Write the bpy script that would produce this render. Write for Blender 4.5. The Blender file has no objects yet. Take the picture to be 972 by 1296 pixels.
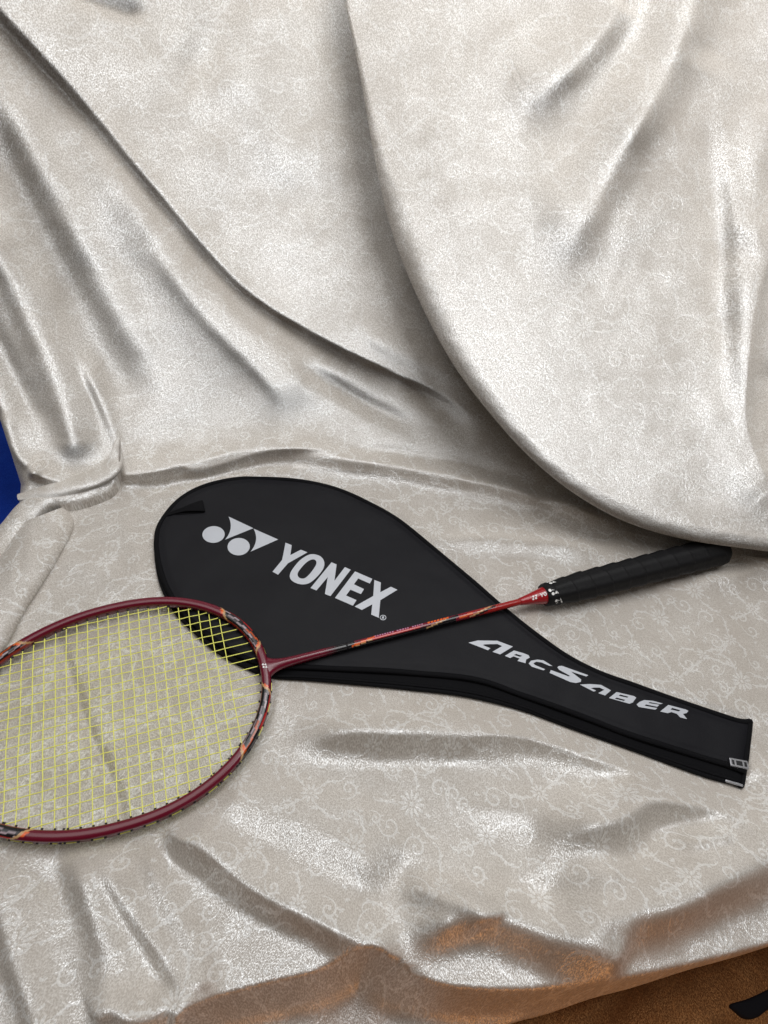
import bpy, bmesh, math
import numpy as np
from mathutils import Vector, Matrix
rng = np.random.RandomState(7)
SC = bpy.context.scene
COL = SC.collection

# ------------------------------------------------------------------ camera
F, PITCH, CH, ROLL = 760.0, 0.8912, 0.5536, 0.1571      # focal in photo pixels, pitch, height, roll
cp, sp, cr, sr = math.cos(PITCH), math.sin(PITCH), math.cos(ROLL), math.sin(ROLL)
U0 = Vector((0, sp, cp)); FW = Vector((0, cp, -sp)); X0 = Vector((1, 0, 0))
RT = X0 * cr + U0 * sr
UP = -X0 * sr + U0 * cr
cam_d = bpy.data.cameras.new("camera")
cam = bpy.data.objects.new("camera", cam_d)
COL.objects.link(cam)
cam_d.sensor_fit = 'VERTICAL'; cam_d.sensor_height = 24.0; cam_d.sensor_width = 18.0
cam_d.lens = F / 1296 * 24.0
cam_d.clip_start = 0.01; cam_d.clip_end = 50
M = Matrix((RT, UP, -FW)).transposed().to_4x4()
M.translation = Vector((0, 0, CH))
cam.matrix_world = M
SC.camera = cam

# ------------------------------------------------------------------ world, lamps, exposure
w = bpy.data.worlds.new("World"); SC.world = w; w.use_nodes = True
bg = w.node_tree.nodes["Background"]
# dim room: neutral above and behind, warm wooden-floor tone from low in front
_nt = w.node_tree
_tc = _nt.nodes.new('ShaderNodeTexCoord'); _dt = _nt.nodes.new('ShaderNodeVectorMath'); _dt.operation = 'DOT_PRODUCT'
_dt.inputs[1].default_value = (0.1, -0.80, -0.59)
_nt.links.new(_tc.outputs['Generated'], _dt.inputs[0])
_mr = _nt.nodes.new('ShaderNodeMapRange'); _mr.interpolation_type = 'SMOOTHSTEP'
_mr.inputs[1].default_value = -0.35; _mr.inputs[2].default_value = 0.75
_nt.links.new(_dt.outputs['Value'], _mr.inputs[0])
_mx = _nt.nodes.new('ShaderNodeMix'); _mx.data_type = 'RGBA'
_mx.inputs['A'].default_value = (0.32, 0.31, 0.30, 1); _mx.inputs['B'].default_value = (0.17, 0.10, 0.05, 1)
_nt.links.new(_mr.outputs[0], _mx.inputs['Factor']); _nt.links.new(_mx.outputs['Result'], bg.inputs[0])
bg.inputs[1].default_value = 0.42

def area(name, loc, target, size, power, color):
    l = bpy.data.lights.new(name, 'AREA'); l.shape = 'RECTANGLE'
    l.size, l.size_y = size; l.energy = power; l.color = color
    o = bpy.data.objects.new(name, l); COL.objects.link(o)
    o.location = loc
    o.rotation_euler = (Vector(target) - Vector(loc)).to_track_quat('-Z', 'Y').to_euler()
    return o
area("key_light", (0.28, 0.62, 1.50), (0.0, 0.38, 0.05), (1.1, 0.7), 14.5, (1.0, 1.0, 1.0))
area("fill_light", (-0.6, 0.55, 1.9), (0.0, 0.5, 0.1), (1.3, 1.1), 10.5, (1.0, 0.99, 0.98))
# unseen orange fill light, added low in front to brown the forward slopes
_l = bpy.data.lights.new("warm_fill", 'POINT'); _l.energy = 1.7; _l.color = (1.0, .36, .06); _l.shadow_soft_size = .12
_o = bpy.data.objects.new("warm_fill", _l); COL.objects.link(_o); _o.location = (0.38, -0.40, -0.10)
SC.view_settings.view_transform = 'Standard'
SC.view_settings.look = 'None'
SC.view_settings.exposure = 0.06
SC.view_settings.gamma = 1.0
SC.cycles.max_bounces = 6

# ------------------------------------------------------------------ geometry of sight lines (used only to take sizes off the photo)
RTn, UPn, FWn = np.array(RT), np.array(UP), np.array(FW)
CAMP = np.array([0, 0, CH])
def rays(P):
    P = np.atleast_2d(np.asarray(P, float))
    return ((P[:, 0] - 486) / F)[:, None] * RTn - ((P[:, 1] - 648) / F)[:, None] * UPn + FWn
def on_z(P, z=0.0):
    d = rays(P); t = (z - CH) / d[:, 2]
    return CAMP + d * t[:, None]
def to_px(W):
    q = W - CAMP
    a, b, c = q @ RTn, q @ UPn, q @ FWn
    c = np.maximum(c, 1e-3)
    return np.stack([486 + F * a / c, 648 - F * b / c], -1)
def smooth(P, n, closed=False):
    """Catmull-Rom resampling, evenly spaced."""
    P = np.asarray(P, float)
    if closed: Q = np.vstack([P[-1], P, P[0], P[1]])
    else: Q = np.vstack([2 * P[0] - P[1], P, 2 * P[-1] - P[-2]])
    out = []
    for i in range(1, len(Q) - 2):
        t = np.linspace(0, 1, 24, endpoint=False)[:, None]
        a, b, c, d = Q[i - 1], Q[i], Q[i + 1], Q[i + 2]
        out.append(.5 * (2 * b + (c - a) * t + (2 * a - 5 * b + 4 * c - d) * t**2 + (3 * b - a - 3 * c + d) * t**3))
    out = np.vstack(out)
    out = np.vstack([out, out[:1] if closed else P[-1:]])
    L = np.r_[0, np.cumsum(np.linalg.norm(np.diff(out, axis=0), axis=1))]
    s = np.linspace(0, L[-1], n, endpoint=not closed)
    return np.stack([np.interp(s, L, out[:, k]) for k in range(out.shape[1])], 1)
def sstep(x): x = np.clip(x, 0, 1); return x * x * (3 - 2 * x)

_g = rng.rand(256, 256) * 2 * np.pi
def pnoise(x, y):
    xi = np.floor(x).astype(int); yi = np.floor(y).astype(int); xf = x - xi; yf = y - yi
    def gd(i, j, dx, dy):
        a = _g[i & 255, j & 255]; return np.cos(a) * dx + np.sin(a) * dy
    u = xf**3 * (xf * (xf * 6 - 15) + 10); v = yf**3 * (yf * (yf * 6 - 15) + 10)
    a = gd(xi, yi, xf, yf) * (1 - u) + gd(xi + 1, yi, xf - 1, yf) * u
    b = gd(xi, yi + 1, xf, yf - 1) * (1 - u) + gd(xi + 1, yi + 1, xf - 1, yf - 1) * u
    return a * (1 - v) + b * v

# ------------------------------------------------------------------ object helpers
def tag(o, label=None, cat=None, group=None, kind=None):
    if label: o['label'] = label
    if cat: o['category'] = cat
    if group: o['group'] = group
    if kind: o['kind'] = kind
    return o
def link(name, me, mats, parent=None, smooth_=True):
    o = bpy.data.objects.new(name, me); COL.objects.link(o)
    for m in (mats if isinstance(mats, (list, tuple)) else [mats]): me.materials.append(m)
    if smooth_: me.polygons.foreach_set('use_smooth', np.ones(len(me.polygons), bool))
    if parent: o.parent = parent
    return o
def mesh_np(name, V, Fq, uv=None, attrs=None, col=None):
    """V (n,3), Fq (m,4) quads"""
    me = bpy.data.meshes.new(name)
    V = np.ascontiguousarray(V, np.float32); Fq = np.ascontiguousarray(Fq, np.int32); k = Fq.shape[1]
    me.vertices.add(len(V)); me.vertices.foreach_set('co', V.ravel())
    me.loops.add(Fq.size); me.loops.foreach_set('vertex_index', Fq.ravel())
    me.polygons.add(len(Fq))
    me.polygons.foreach_set('loop_start', np.arange(0, Fq.size, k, dtype=np.int32))
    me.polygons.foreach_set('loop_total', np.full(len(Fq), k, np.int32))
    me.update(calc_edges=True)
    if uv is not None:
        l = me.uv_layers.new(name='UVMap')
        l.data.foreach_set('uv', np.ascontiguousarray(uv[Fq.ravel()], np.float32).ravel())
    if attrs:
        for n, a in attrs.items():
            at = me.attributes.new(n, 'FLOAT_VECTOR', 'POINT'); at.data.foreach_set('vector', np.ascontiguousarray(a, np.float32).ravel())
    if col is not None:
        at = me.color_attributes.new('paint', 'FLOAT_COLOR', 'POINT')
        c4 = np.ones((len(V), 4), np.float32); c4[:, :3] = col; at.data.foreach_set('color', c4.ravel())
    me.validate()
    return me
def grid_faces(n, m, off=0, wrap_m=False, wrap_n=False):
    i = np.arange(n if wrap_n else n - 1)[:, None]; j = np.arange(m if wrap_m else m - 1)[None, :]
    i2 = (i + 1) % n; j2 = (j + 1) % m
    a = i * m + j; b = i2 * m + j; c = i2 * m + j2; d = i * m + j2
    return np.stack(np.broadcast_arrays(a, b, c, d), -1).reshape(-1, 4) + off
def tube(P, rad, ns=8, closed=False, ref=(0, 0, 1)):
    """V, F of a tube along P; rad scalar/array or (n,2) for elliptical (side, ref)"""
    P = np.asarray(P, float); n = len(P)
    T = (np.roll(P, -1, 0) - np.roll(P, 1, 0)) if closed else np.gradient(P, axis=0)
    T /= np.linalg.norm(T, axis=1)[:, None]
    ref = np.asarray(ref, float); S = np.cross(T, ref); S /= np.linalg.norm(S, axis=1)[:, None]
    N = np.cross(S, T)
    r = np.asarray(rad, float)
    if r.ndim == 0: r = np.full((n, 2), float(r))
    elif r.ndim == 1: r = np.stack([r, r], 1)
    a = np.linspace(0, 2 * np.pi, ns, endpoint=False)
    V = P[:, None] + S[:, None] * (r[:, :1] * np.cos(a))[..., None] + N[:, None] * (r[:, 1:] * np.sin(a))[..., None]
    return V.reshape(-1, 3), grid_faces(n, ns, 0, True, closed)
def cap(V, Fc, n, ns):
    """close an open tube with tiny end rings"""
    c0 = V[:ns].mean(0); c1 = V[-ns:].mean(0)
    V2 = np.vstack([V, c0 + (V[:ns] - c0) * .02, c1 + (V[-ns:] - c1) * .02])
    j = np.arange(ns); j2 = (j + 1) % ns; o0 = len(V); o1 = o0 + ns; l = (n - 1) * ns
    F0 = np.stack([o0 + j, j, j2, o0 + j2], 1); F1 = np.stack([l + j, o1 + j, o1 + j2, l + j2], 1)
    return V2, np.vstack([Fc, F0, F1])
def joinVF(parts):
    V = []; Fa = []; o = 0
    for v, f in parts: V.append(v); Fa.append(f + o); o += len(v)
    return np.vstack(V), np.vstack(Fa)

# ------------------------------------------------------------------ materials
def mat(name):
    m = bpy.data.materials.new(name); m.use_nodes = True; nt = m.node_tree
    return m, nt, nt.nodes['Principled BSDF'], nt.nodes['Material Output']
def nd(nt, t, **k):
    n = nt.nodes.new(t)
    for a, b in k.items(): setattr(n, a, b)
    return n
def math_n(nt, op, a, b=None, clamp=False):
    n = nd(nt, 'ShaderNodeMath', operation=op, use_clamp=clamp)
    for i, v in enumerate((a, b)):
        if v is None: continue
        if isinstance(v, (int, float)): n.inputs[i].default_value = v
        else: nt.links.new(v, n.inputs[i])
    return n.outputs[0]

# floral scroll print, drawn here stroke by stroke into a tile
def floral_tile(N=1024):
    A = np.zeros((N, N), np.float32)
    r_ = np.random.RandomState(21)
    def stamp(x, y, r, v=1.0):
        R = int(r * 1.3 + 3); ix, iy = int(round(x)), int(round(y))
        yy, xx = np.mgrid[-R:R + 1, -R:R + 1]
        d = np.hypot(xx + ix - x, yy + iy - y)
        m = np.clip((r - d) / 2.2 + .5, 0, 1) * v
        I = (iy + yy) % N; J = (ix + xx) % N
        A[I, J] = np.maximum(A[I, J], m)
    def scroll(x, y, R, a0, turns, sgn, th=5.5, tail=1.6):
        n = 120; t = np.linspace(0, 1, n)
        rr = R * (1 - .82 * t); an = a0 + sgn * turns * 2 * np.pi * t
        px = x + rr * np.cos(an); py = y + rr * np.sin(an)
        for k in range(n): stamp(px[k], py[k], th * (.45 + .75 * np.sin(np.pi * min(1, t[k] * 1.1 + .1)) + (1.1 if t[k] > .9 else 0)))
        # tail leaves along the tangent
        tx, ty = -np.sin(a0) * -sgn, np.cos(a0) * -sgn
        sx, sy = px[0], py[0]; bend = -sgn * .9 / R
        h = math.atan2(ty, tx)
        for k in range(int(R * tail)):
            sx += np.cos(h); sy += np.sin(h); h += bend * .55
            if k % 2 == 0: stamp(sx, sy, th * (.75 - .4 * k / (R * tail)))
        for q in (.25, .5, .8):
            i = int(q * 40); ang = an[i] + (0.5 if sgn > 0 else -.5)
            for k in range(0, 26, 2): stamp(px[i] + np.cos(ang) * k, py[i] + np.sin(ang) * k, 4.6 * math.sin(math.pi * (k + 3) / 32))
    def flower(x, y, R, n):
        stamp(x, y, R * .16)
        a0 = r_.rand() * 6
        for p in range(n):
            a = a0 + 2 * np.pi * p / n
            for k in np.linspace(.40, 1, 12):
                stamp(x + np.cos(a) * R * k, y + np.sin(a) * R * k, R * 1.45 / n * (.35 + .65 * math.sin(math.pi * min(1, (k - .36) * 1.35))))
    def vine(x, y, h, Lh, curv, th=4.2, curl=1):
        n = int(Lh); px, py = x, y
        for k in range(n):
            t = k / n
            h += curv / 300 + curl * (max(0, t - .45) / .55)**2 * .060
            px += math.cos(h); py += math.sin(h)
            if k % 2 == 0: stamp(px, py, th * (.6 + .9 * math.sin(math.pi * min(1, t + .1))) * (1 if t < .97 else 1.9), .9)
            if k % 34 == 17 and t < .7:
                s_ = 1 if (k // 34) % 2 else -1; a = h + s_ * .7
                for q in range(0, 24, 2): stamp(px + math.cos(a) * q, py + math.sin(a) * q, 7 * math.sin(math.pi * (q + 3) / 30), .85)
    fl = [(150, 180, 66, 11), (640, 110, 46, 9), (450, 480, 70, 12), (890, 420, 52, 10), (180, 720, 50, 10), (650, 800, 64, 11), (930, 900, 42, 9), (400, 950, 38, 8)]
    for f in fl: flower(*f)
    for x, y, R_, n_ in fl:
        m_ = r_.randint(3, 5); a0 = r_.rand() * 6.3
        for q in range(m_):
            a = a0 + q * 6.28 / m_ + r_.uniform(-.3, .3)
            vine(x + math.cos(a) * R_ * 1.15, y + math.sin(a) * R_ * 1.15, a + r_.uniform(-.5, .5), r_.uniform(120, 230), r_.uniform(-3, 3), 4.2, r_.choice([-1, 1]))
    sc = [(330, 110, 40, .5, 1.1, 1), (830, 220, 52, 4.0, 1.1, 1), (250, 350, 34, 1.2, 1.0, -1), (690, 590, 48, 3.4, 1.0, -1),
          (320, 640, 36, 4.4, 1.1, 1), (60, 900, 44, .9, 1.1, -1), (790, 960, 36, 3.8, 1.0, 1)]
    sc += [(500, 260, 58, 2.6, 1.05, -1), (80, 480, 50, 5.4, 1.1, 1), (600, 600, 62, .2, 1.05, 1), (930, 620, 58, 1.6, 1.1, 1), (500, 720, 50, 2.0, 1.0, -1),
           (280, 860, 60, 2.9, 1.05, 1), (1000, 60, 54, 2.2, 1.1, 1), (760, 560, 44, 5.0, 1.0, -1), (340, 330, 60, 4.1, 1.0, 1), (520, 60, 56, 1.0, 1.1, -1), (780, 320, 50, 2.9, 1.1, -1), (30, 620, 46, .4, 1.0, 1), (480, 860, 44, 5.5, 1.1, -1)]
    for s in sc: scroll(*s, th=5.0)
    for _ in range(60):      # buds in the gaps
        x, y, a = r_.rand() * N, r_.rand() * N, r_.rand() * 6.28
        for s in (-.7, 0, .7):
            for k in range(0, 18, 2): stamp(x + np.cos(a + s) * (k + 5), y + np.sin(a + s) * (k + 5), 4.4 * math.sin(math.pi * (k + 3) / 24), .8)
    return A
tile = floral_tile()
img = bpy.data.images.new('floral_tile', 1024, 1024, float_buffer=False)
img.colorspace_settings.name = 'Non-Color'
px4 = np.ones((1024, 1024, 4), np.float32); px4[..., :3] = tile[..., None]
img.pixels.foreach_set(px4.ravel()); img.update(); img.pack()

def velvet(name, base, deep, lean=0.9, sheen=0.5, pattern=1.0, spec=0.5, tint=(1, 1, 1, 1)):
    m, nt, p, out = mat(name); L = nt.links.new
    uv = nd(nt, 'ShaderNodeUVMap'); uv.uv_map = 'UVMap'
    mp = nd(nt, 'ShaderNodeMapping'); mp.inputs['Scale'].default_value = (1 / .15, 1 / .15, 1)
    L(uv.outputs[0], mp.inputs[0])
    wn = nd(nt, 'ShaderNodeTexNoise'); wn.inputs['Scale'].default_value = 9; L(uv.outputs[0], wn.inputs['Vector'])
    wm = nd(nt, 'ShaderNodeVectorMath', operation='MULTIPLY_ADD'); L(wn.outputs['Color'], wm.inputs[0]); wm.inputs[1].default_value = (.05, .05, 0); L(mp.outputs[0], wm.inputs[2])
    atn = nd(nt, 'ShaderNodeAttribute', attribute_name='nap'); lnn = nd(nt, 'ShaderNodeVectorMath', operation='LENGTH'); L(atn.outputs['Vector'], lnn.inputs[0])
    pf = nd(nt, 'ShaderNodeMapRange'); pf.inputs[1].default_value = .4; pf.inputs[2].default_value = .9; pf.inputs[3].default_value = 1.0; pf.inputs[4].default_value = .45; L(lnn.outputs['Value'], pf.inputs[0])
    tx = nd(nt, 'ShaderNodeTexImage', image=img, interpolation='Cubic'); L(wm.outputs[0], tx.inputs[0])
    # fine pile: short streaky noise + crushed patches
    def noise(scale, detail, rough, vec=None, dist=0.0):
        n = nd(nt, 'ShaderNodeTexNoise'); n.inputs['Scale'].default_value = scale; n.inputs['Detail'].default_value = detail
        n.inputs['Roughness'].default_value = rough; n.inputs['Distortion'].default_value = dist
        L(vec or uv.outputs[0], n.inputs['Vector']); return n.outputs['Fac']
    st = nd(nt, 'ShaderNodeMapping'); st.inputs['Scale'].default_value = (1, .7, 1); st.inputs['Rotation'].default_value = (0, 0, .5); L(uv.outputs[0], st.inputs[0])
    n_f = noise(1050, 1, .5, st.outputs[0])
    n_m = noise(420, 2, .6, st.outputs[0], .3)
    n_p = noise(26, 4, .62)
    n_b = noise(7, 3, .5)
    # height for bump
    h = math_n(nt, 'MULTIPLY', n_f, .9)
    h = math_n(nt, 'ADD', h, math_n(nt, 'MULTIPLY', n_m, .6))
    h = math_n(nt, 'ADD', h, math_n(nt, 'MULTIPLY', tx.outputs['Color'], -.3 * pattern))
    crush = nd(nt, 'ShaderNodeMapRange'); crush.inputs[1].default_value = .36; crush.inputs[2].default_value = .66
    L(n_p, crush.inputs[0])
    bump = nd(nt, 'ShaderNodeBump'); bump.inputs['Distance'].default_value = .0011
    L(math_n(nt, 'ADD', math_n(nt, 'MULTIPLY', crush.outputs[0], .55), .25), bump.inputs['Strength'])
    L(h, bump.inputs['Height'])
    bump2 = nd(nt, 'ShaderNodeBump'); bump2.inputs['Distance'].default_value = .0008; bump2.inputs['Strength'].default_value = .35
    L(math_n(nt, 'ADD', math_n(nt, 'MULTIPLY', n_m, .35), math_n(nt, 'MULTIPLY', tx.outputs['Color'], -.25 * pattern)), bump2.inputs['Height'])
    # the pile leans: normals tilted along the cloth's 'pile' vector, its shine along 'nap'
    ln = nd(nt, 'ShaderNodeMapRange'); ln.inputs[3].default_value = lean * .86; ln.inputs[4].default_value = lean * 1.14
    ln.inputs[1].default_value = .3; ln.inputs[2].default_value = .7
    L(n_b, ln.inputs[0])
    def leaned(attr, bump):
        at = nd(nt, 'ShaderNodeAttribute', attribute_name=attr)
        sc_ = nd(nt, 'ShaderNodeVectorMath', operation='SCALE'); L(at.outputs['Vector'], sc_.inputs[0]); L(ln.outputs[0], sc_.inputs['Scale'])
        ad = nd(nt, 'ShaderNodeVectorMath', operation='ADD'); L(bump.outputs[0], ad.inputs[0]); L(sc_.outputs[0], ad.inputs[1])
        nm = nd(nt, 'ShaderNodeVectorMath', operation='NORMALIZE'); L(ad.outputs[0], nm.inputs[0]); return nm.outputs[0]
    c1 = nd(nt, 'ShaderNodeMix', data_type='RGBA'); c1.inputs['A'].default_value = (*deep, 1); c1.inputs['B'].default_value = (*base, 1)
    f = math_n(nt, 'ADD', math_n(nt, 'MULTIPLY', math_n(nt, 'ADD', n_m, n_f), .30), math_n(nt, 'MULTIPLY', crush.outputs[0], .15))
    f = math_n(nt, 'ADD', f, math_n(nt, 'MULTIPLY', math_n(nt, 'MULTIPLY', math_n(nt, 'MULTIPLY', tx.outputs['Color'], pf.outputs[0]), math_n(nt, 'ADD', math_n(nt, 'MULTIPLY', n_b, 2.4), -.2, clamp=True)), .85 * pattern), clamp=True)
    L(f, c1.inputs['Factor'])
    L(c1.outputs['Result'], p.inputs['Base Color'])
    L(leaned('pile', bump2), p.inputs['Normal'])
    p.inputs['Roughness'].default_value = .8
    p.inputs['Specular IOR Level'].default_value = 0.1
    p.inputs['Sheen Weight'].default_value = sheen; p.inputs['Sheen Roughness'].default_value = .4
    p.inputs['Sheen Tint'].default_value = tint
    g = nd(nt, 'ShaderNodeBsdfAnisotropic'); g.inputs['Roughness'].default_value = .40
    spk = nd(nt, 'ShaderNodeMapRange'); spk.inputs[1].default_value = .42; spk.inputs[2].default_value = .60
    spk.inputs[3].default_value = .22; spk.inputs[4].default_value = 1.0
    L(math_n(nt, 'ADD', math_n(nt, 'MULTIPLY', n_f, .75), math_n(nt, 'MULTIPLY', n_m, .25)), spk.inputs[0])
    gl = math_n(nt, 'MULTIPLY', spk.outputs[0], math_n(nt, 'ADD', math_n(nt, 'MULTIPLY', crush.outputs[0], .35), .68))
    pt = math_n(nt, 'MULTIPLY', math_n(nt, 'MULTIPLY', math_n(nt, 'MULTIPLY', tx.outputs['Color'], pf.outputs[0]), math_n(nt, 'ADD', math_n(nt, 'MULTIPLY', n_b, 2.4), -.5, clamp=True)), .20 * pattern)
    gl = math_n(nt, 'MULTIPLY', math_n(nt, 'ADD', gl, pt), spec)
    gc = nd(nt, 'ShaderNodeMix', data_type='RGBA'); gc.inputs['A'].default_value = (0, 0, 0, 1); gc.inputs['B'].default_value = tint
    L(gl, gc.inputs['Factor']); L(gc.outputs['Result'], g.inputs['Color'])
    L(leaned('nap', bump), g.inputs['Normal'])
    sh = nd(nt, 'ShaderNodeAddShader'); L(p.outputs[0], sh.inputs[0]); L(g.outputs[0], sh.inputs[1]); L(sh.outputs[0], out.inputs['Surface'])
    return m
M_velvet = velvet('ivory_velvet', (.53, .51, .48), (.39, .345, .295), lean=1.0, sheen=.06, spec=.39, tint=(.96, .985, 1.0, 1))
M_blue = velvet('blue_velvet', (.008, .055, .44), (.003, .02, .22), lean=.3, sheen=.1, spec=.15, pattern=0, tint=(.1, .25, 1, 1))
M_rust = velvet('rust_velvet', (.17, .06, .014), (.035, .011, .003), lean=.2, sheen=.05, spec=.14, pattern=.5, tint=(1, .5, .2, 1))

def simple(name, col, rough=.5, metal=0., coat=0., bump=0., bscale=400, spec=.5, sheen=0., attr=False, var=.0, soft=0.):
    m, nt, p, out = mat(name); L = nt.links.new
    p.inputs['Roughness'].default_value = rough; p.inputs['Metallic'].default_value = metal
    p.inputs['Coat Weight'].default_value = coat; p.inputs['Coat Roughness'].default_value = .18
    p.inputs['Specular IOR Level'].default_value = spec; p.inputs['Sheen Weight'].default_value = sheen
    tc = nd(nt, 'ShaderNodeTexCoord')
    n = nd(nt, 'ShaderNodeTexNoise'); n.inputs['Scale'].default_value = bscale; n.inputs['Detail'].default_value = 3
    L(tc.outputs['Object'], n.inputs['Vector'])
    if attr:
        a = nd(nt, 'ShaderNodeAttribute', attribute_name='paint'); src = a.outputs['Color']
    else:
        rgb = nd(nt, 'ShaderNodeRGB'); rgb.outputs[0].default_value = (*col, 1); src = rgb.outputs[0]
    if var:
        hsv = nd(nt, 'ShaderNodeHueSaturation'); L(src, hsv.inputs['Color'])
        n2 = nd(nt, 'ShaderNodeTexNoise'); n2.inputs['Scale'].default_value = 45; n2.inputs['Detail'].default_value = 5; L(tc.outputs['Object'], n2.inputs['Vector'])
        mr = nd(nt, 'ShaderNodeMapRange'); mr.inputs[3].default_value = 1 - var; mr.inputs[4].default_value = 1 + var; L(n2.outputs['Fac'], mr.inputs[0])
        L(mr.outputs[0], hsv.inputs['Value']); src = hsv.outputs[0]
    L(src, p.inputs['Base Color'])
    if bump:
        b = nd(nt, 'ShaderNodeBump'); b.inputs['Strength'].default_value = bump; b.inputs['Distance'].default_value = .0004
        L(n.outputs['Fac'], b.inputs['Height']); L(b.outputs[0], p.inputs['Normal'])
        if soft:
            n3 = nd(nt, 'ShaderNodeTexNoise'); n3.inputs['Scale'].default_value = 14; n3.inputs['Detail'].default_value = 2; L(tc.outputs['Object'], n3.inputs['Vector'])
            b3 = nd(nt, 'ShaderNodeBump'); b3.inputs['Strength'].default_value = soft; b3.inputs['Distance'].default_value = .006
            L(n3.outputs['Fac'], b3.inputs['Height']); L(b3.outputs[0], b.inputs['Normal'])
    return m
M_panel = simple('black_neoprene', (.0038, .0038, .0060), .6, bump=.5, bscale=1500, spec=.2, sheen=.0, var=.12, soft=.8)
M_trim = simple('black_binding', (.0035, .0035, .0045), .8, bump=.6, bscale=2200, spec=.12)
M_print = simple('silver_print', (.46, .48, .52), .45, metal=.1, bump=.3, bscale=2500, var=.05)
M_paint = simple('racket_lacquer', (.2, .01, .03), .24, coat=.35, spec=.3, attr=True, bump=.06, bscale=900)
M_grip = simple('black_grip_tape', (.0036, .0036, .0044), .6, bump=.7, bscale=1300, spec=.25, var=.2)
M_grom = simple('black_grommet', (.008, .008, .009), .4)
M_string = simple('yellow_string', (.86, .85, .17), .35, spec=.6)
M_white = simple('white_print', (.75, .75, .74), .45)
M_mark = simple('lilac_print', (.42, .2, .32), .45)
M_steel = simple('brushed_steel', (.55, .55, .57), .3, metal=1., bump=.3, bscale=900)
M_blackp = simple('black_plastic', (.003, .003, .005), .8, spec=.15)

# ------------------------------------------------------------------ the velvet cloth
ALPHA = math.radians(62); SA, CA = math.sin(ALPHA), math.cos(ALPHA)
YCX = [(-1.2, .18), (-.7, .26), (-.5, .335), (-.42, .371), (-.314, .437), (-.163, .508), (0, .524), (.2, .503), (.36, .487), (.6, .48), (1.2, .47)]
def yc(x): return np.interp(x, *zip(*YCX))
_xs = np.linspace(-1.3, 1.3, 521); _k = np.exp(-.5 * (np.arange(-20, 21) / 8.)**2); _k /= _k.sum()
_ys = np.convolve(np.pad(yc(_xs), 20, 'edge'), _k, 'valid')
def ycs(x): return np.interp(x, _xs, _ys)

COVER_TOP = [(195,690),(197,670),(207,652),(225,632),(250,617),(280,608),(310,604),(350,605),(390,609),(430,619),(470,637),(505,657),(540,685),(570,710),(600,735),(640,770),(680,802),(720,830),(760,850),(800,864),(850,882),(900,899),(930,909),(952,914)]
COVER_BOT = [(195,690),(197,715),(201,735),(207,752),(222,778),(244,800),(274,826),(312,847),(344,858),(400,862),(515,873),(590,882),(659,899),(722,922),(803,951),(890,983),(941,996)]

def seg_field(px, pts, n=None):
    """nearest point on polyline: signed distance (+ = right of travel on the page, i.e. below a left-to-right line) and t"""
    pts = smooth(pts, n or max(8, int(len(pts) * 5)))
    best = np.full(len(px), 1e9); sd = np.zeros(len(px)); tt = np.zeros(len(px))
    L = np.r_[0, np.cumsum(np.linalg.norm(np.diff(pts, axis=0), axis=1))]
    for i in range(len(pts) - 1):
        a, b = pts[i], pts[i + 1]; e = b - a; l = np.hypot(*e); e = e / l
        q = px - a; s = np.clip(q @ e, 0, l); r = q - s[:, None] * e; d = np.hypot(r[:, 0], r[:, 1])
        cr_ = e[0] * q[:, 1] - e[1] * q[:, 0]
        m = d < best
        best[m] = d[m]; sd[m] = np.where(cr_[m] >= 0, d[m], -d[m]); tt[m] = (L[i] + s[m]) / L[-1]
    return sd, tt, L[-1]
def stroke(px, D, pts, h, wl, wr, ends=(.25, .25), power=2.0, hs=None):
    """fold: wl = width on the upper/left side of travel, wr = width on the lower/right side, px of the photo"""
    P = np.array(pts, float); R = 3 * max(wl, wr)
    m = (px[:, 0] > P[:, 0].min() - R) & (px[:, 0] < P[:, 0].max() + R) & (px[:, 1] > P[:, 1].min() - R) & (px[:, 1] < P[:, 1].max() + R)
    if not m.any(): return
    sd, t, L = seg_field(px[m], pts)
    wob = 1 + .20 * pnoise(px[m][:, 0] * .014 + h * 700, px[m][:, 1] * .014)
    x = np.where(sd < 0, -sd / wl, sd / wr) * wob
    g = np.exp(-x**power)
    tp = np.ones_like(t)
    if ends[0] > 0: tp *= sstep(t / ends[0])
    if ends[1] > 0: tp *= sstep((1 - t) / ends[1])
    D[m] += h * g * tp * (1 + .22 * pnoise(px[m][:, 0] * .009 + 9, px[m][:, 1] * .013 + h * 300))

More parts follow.
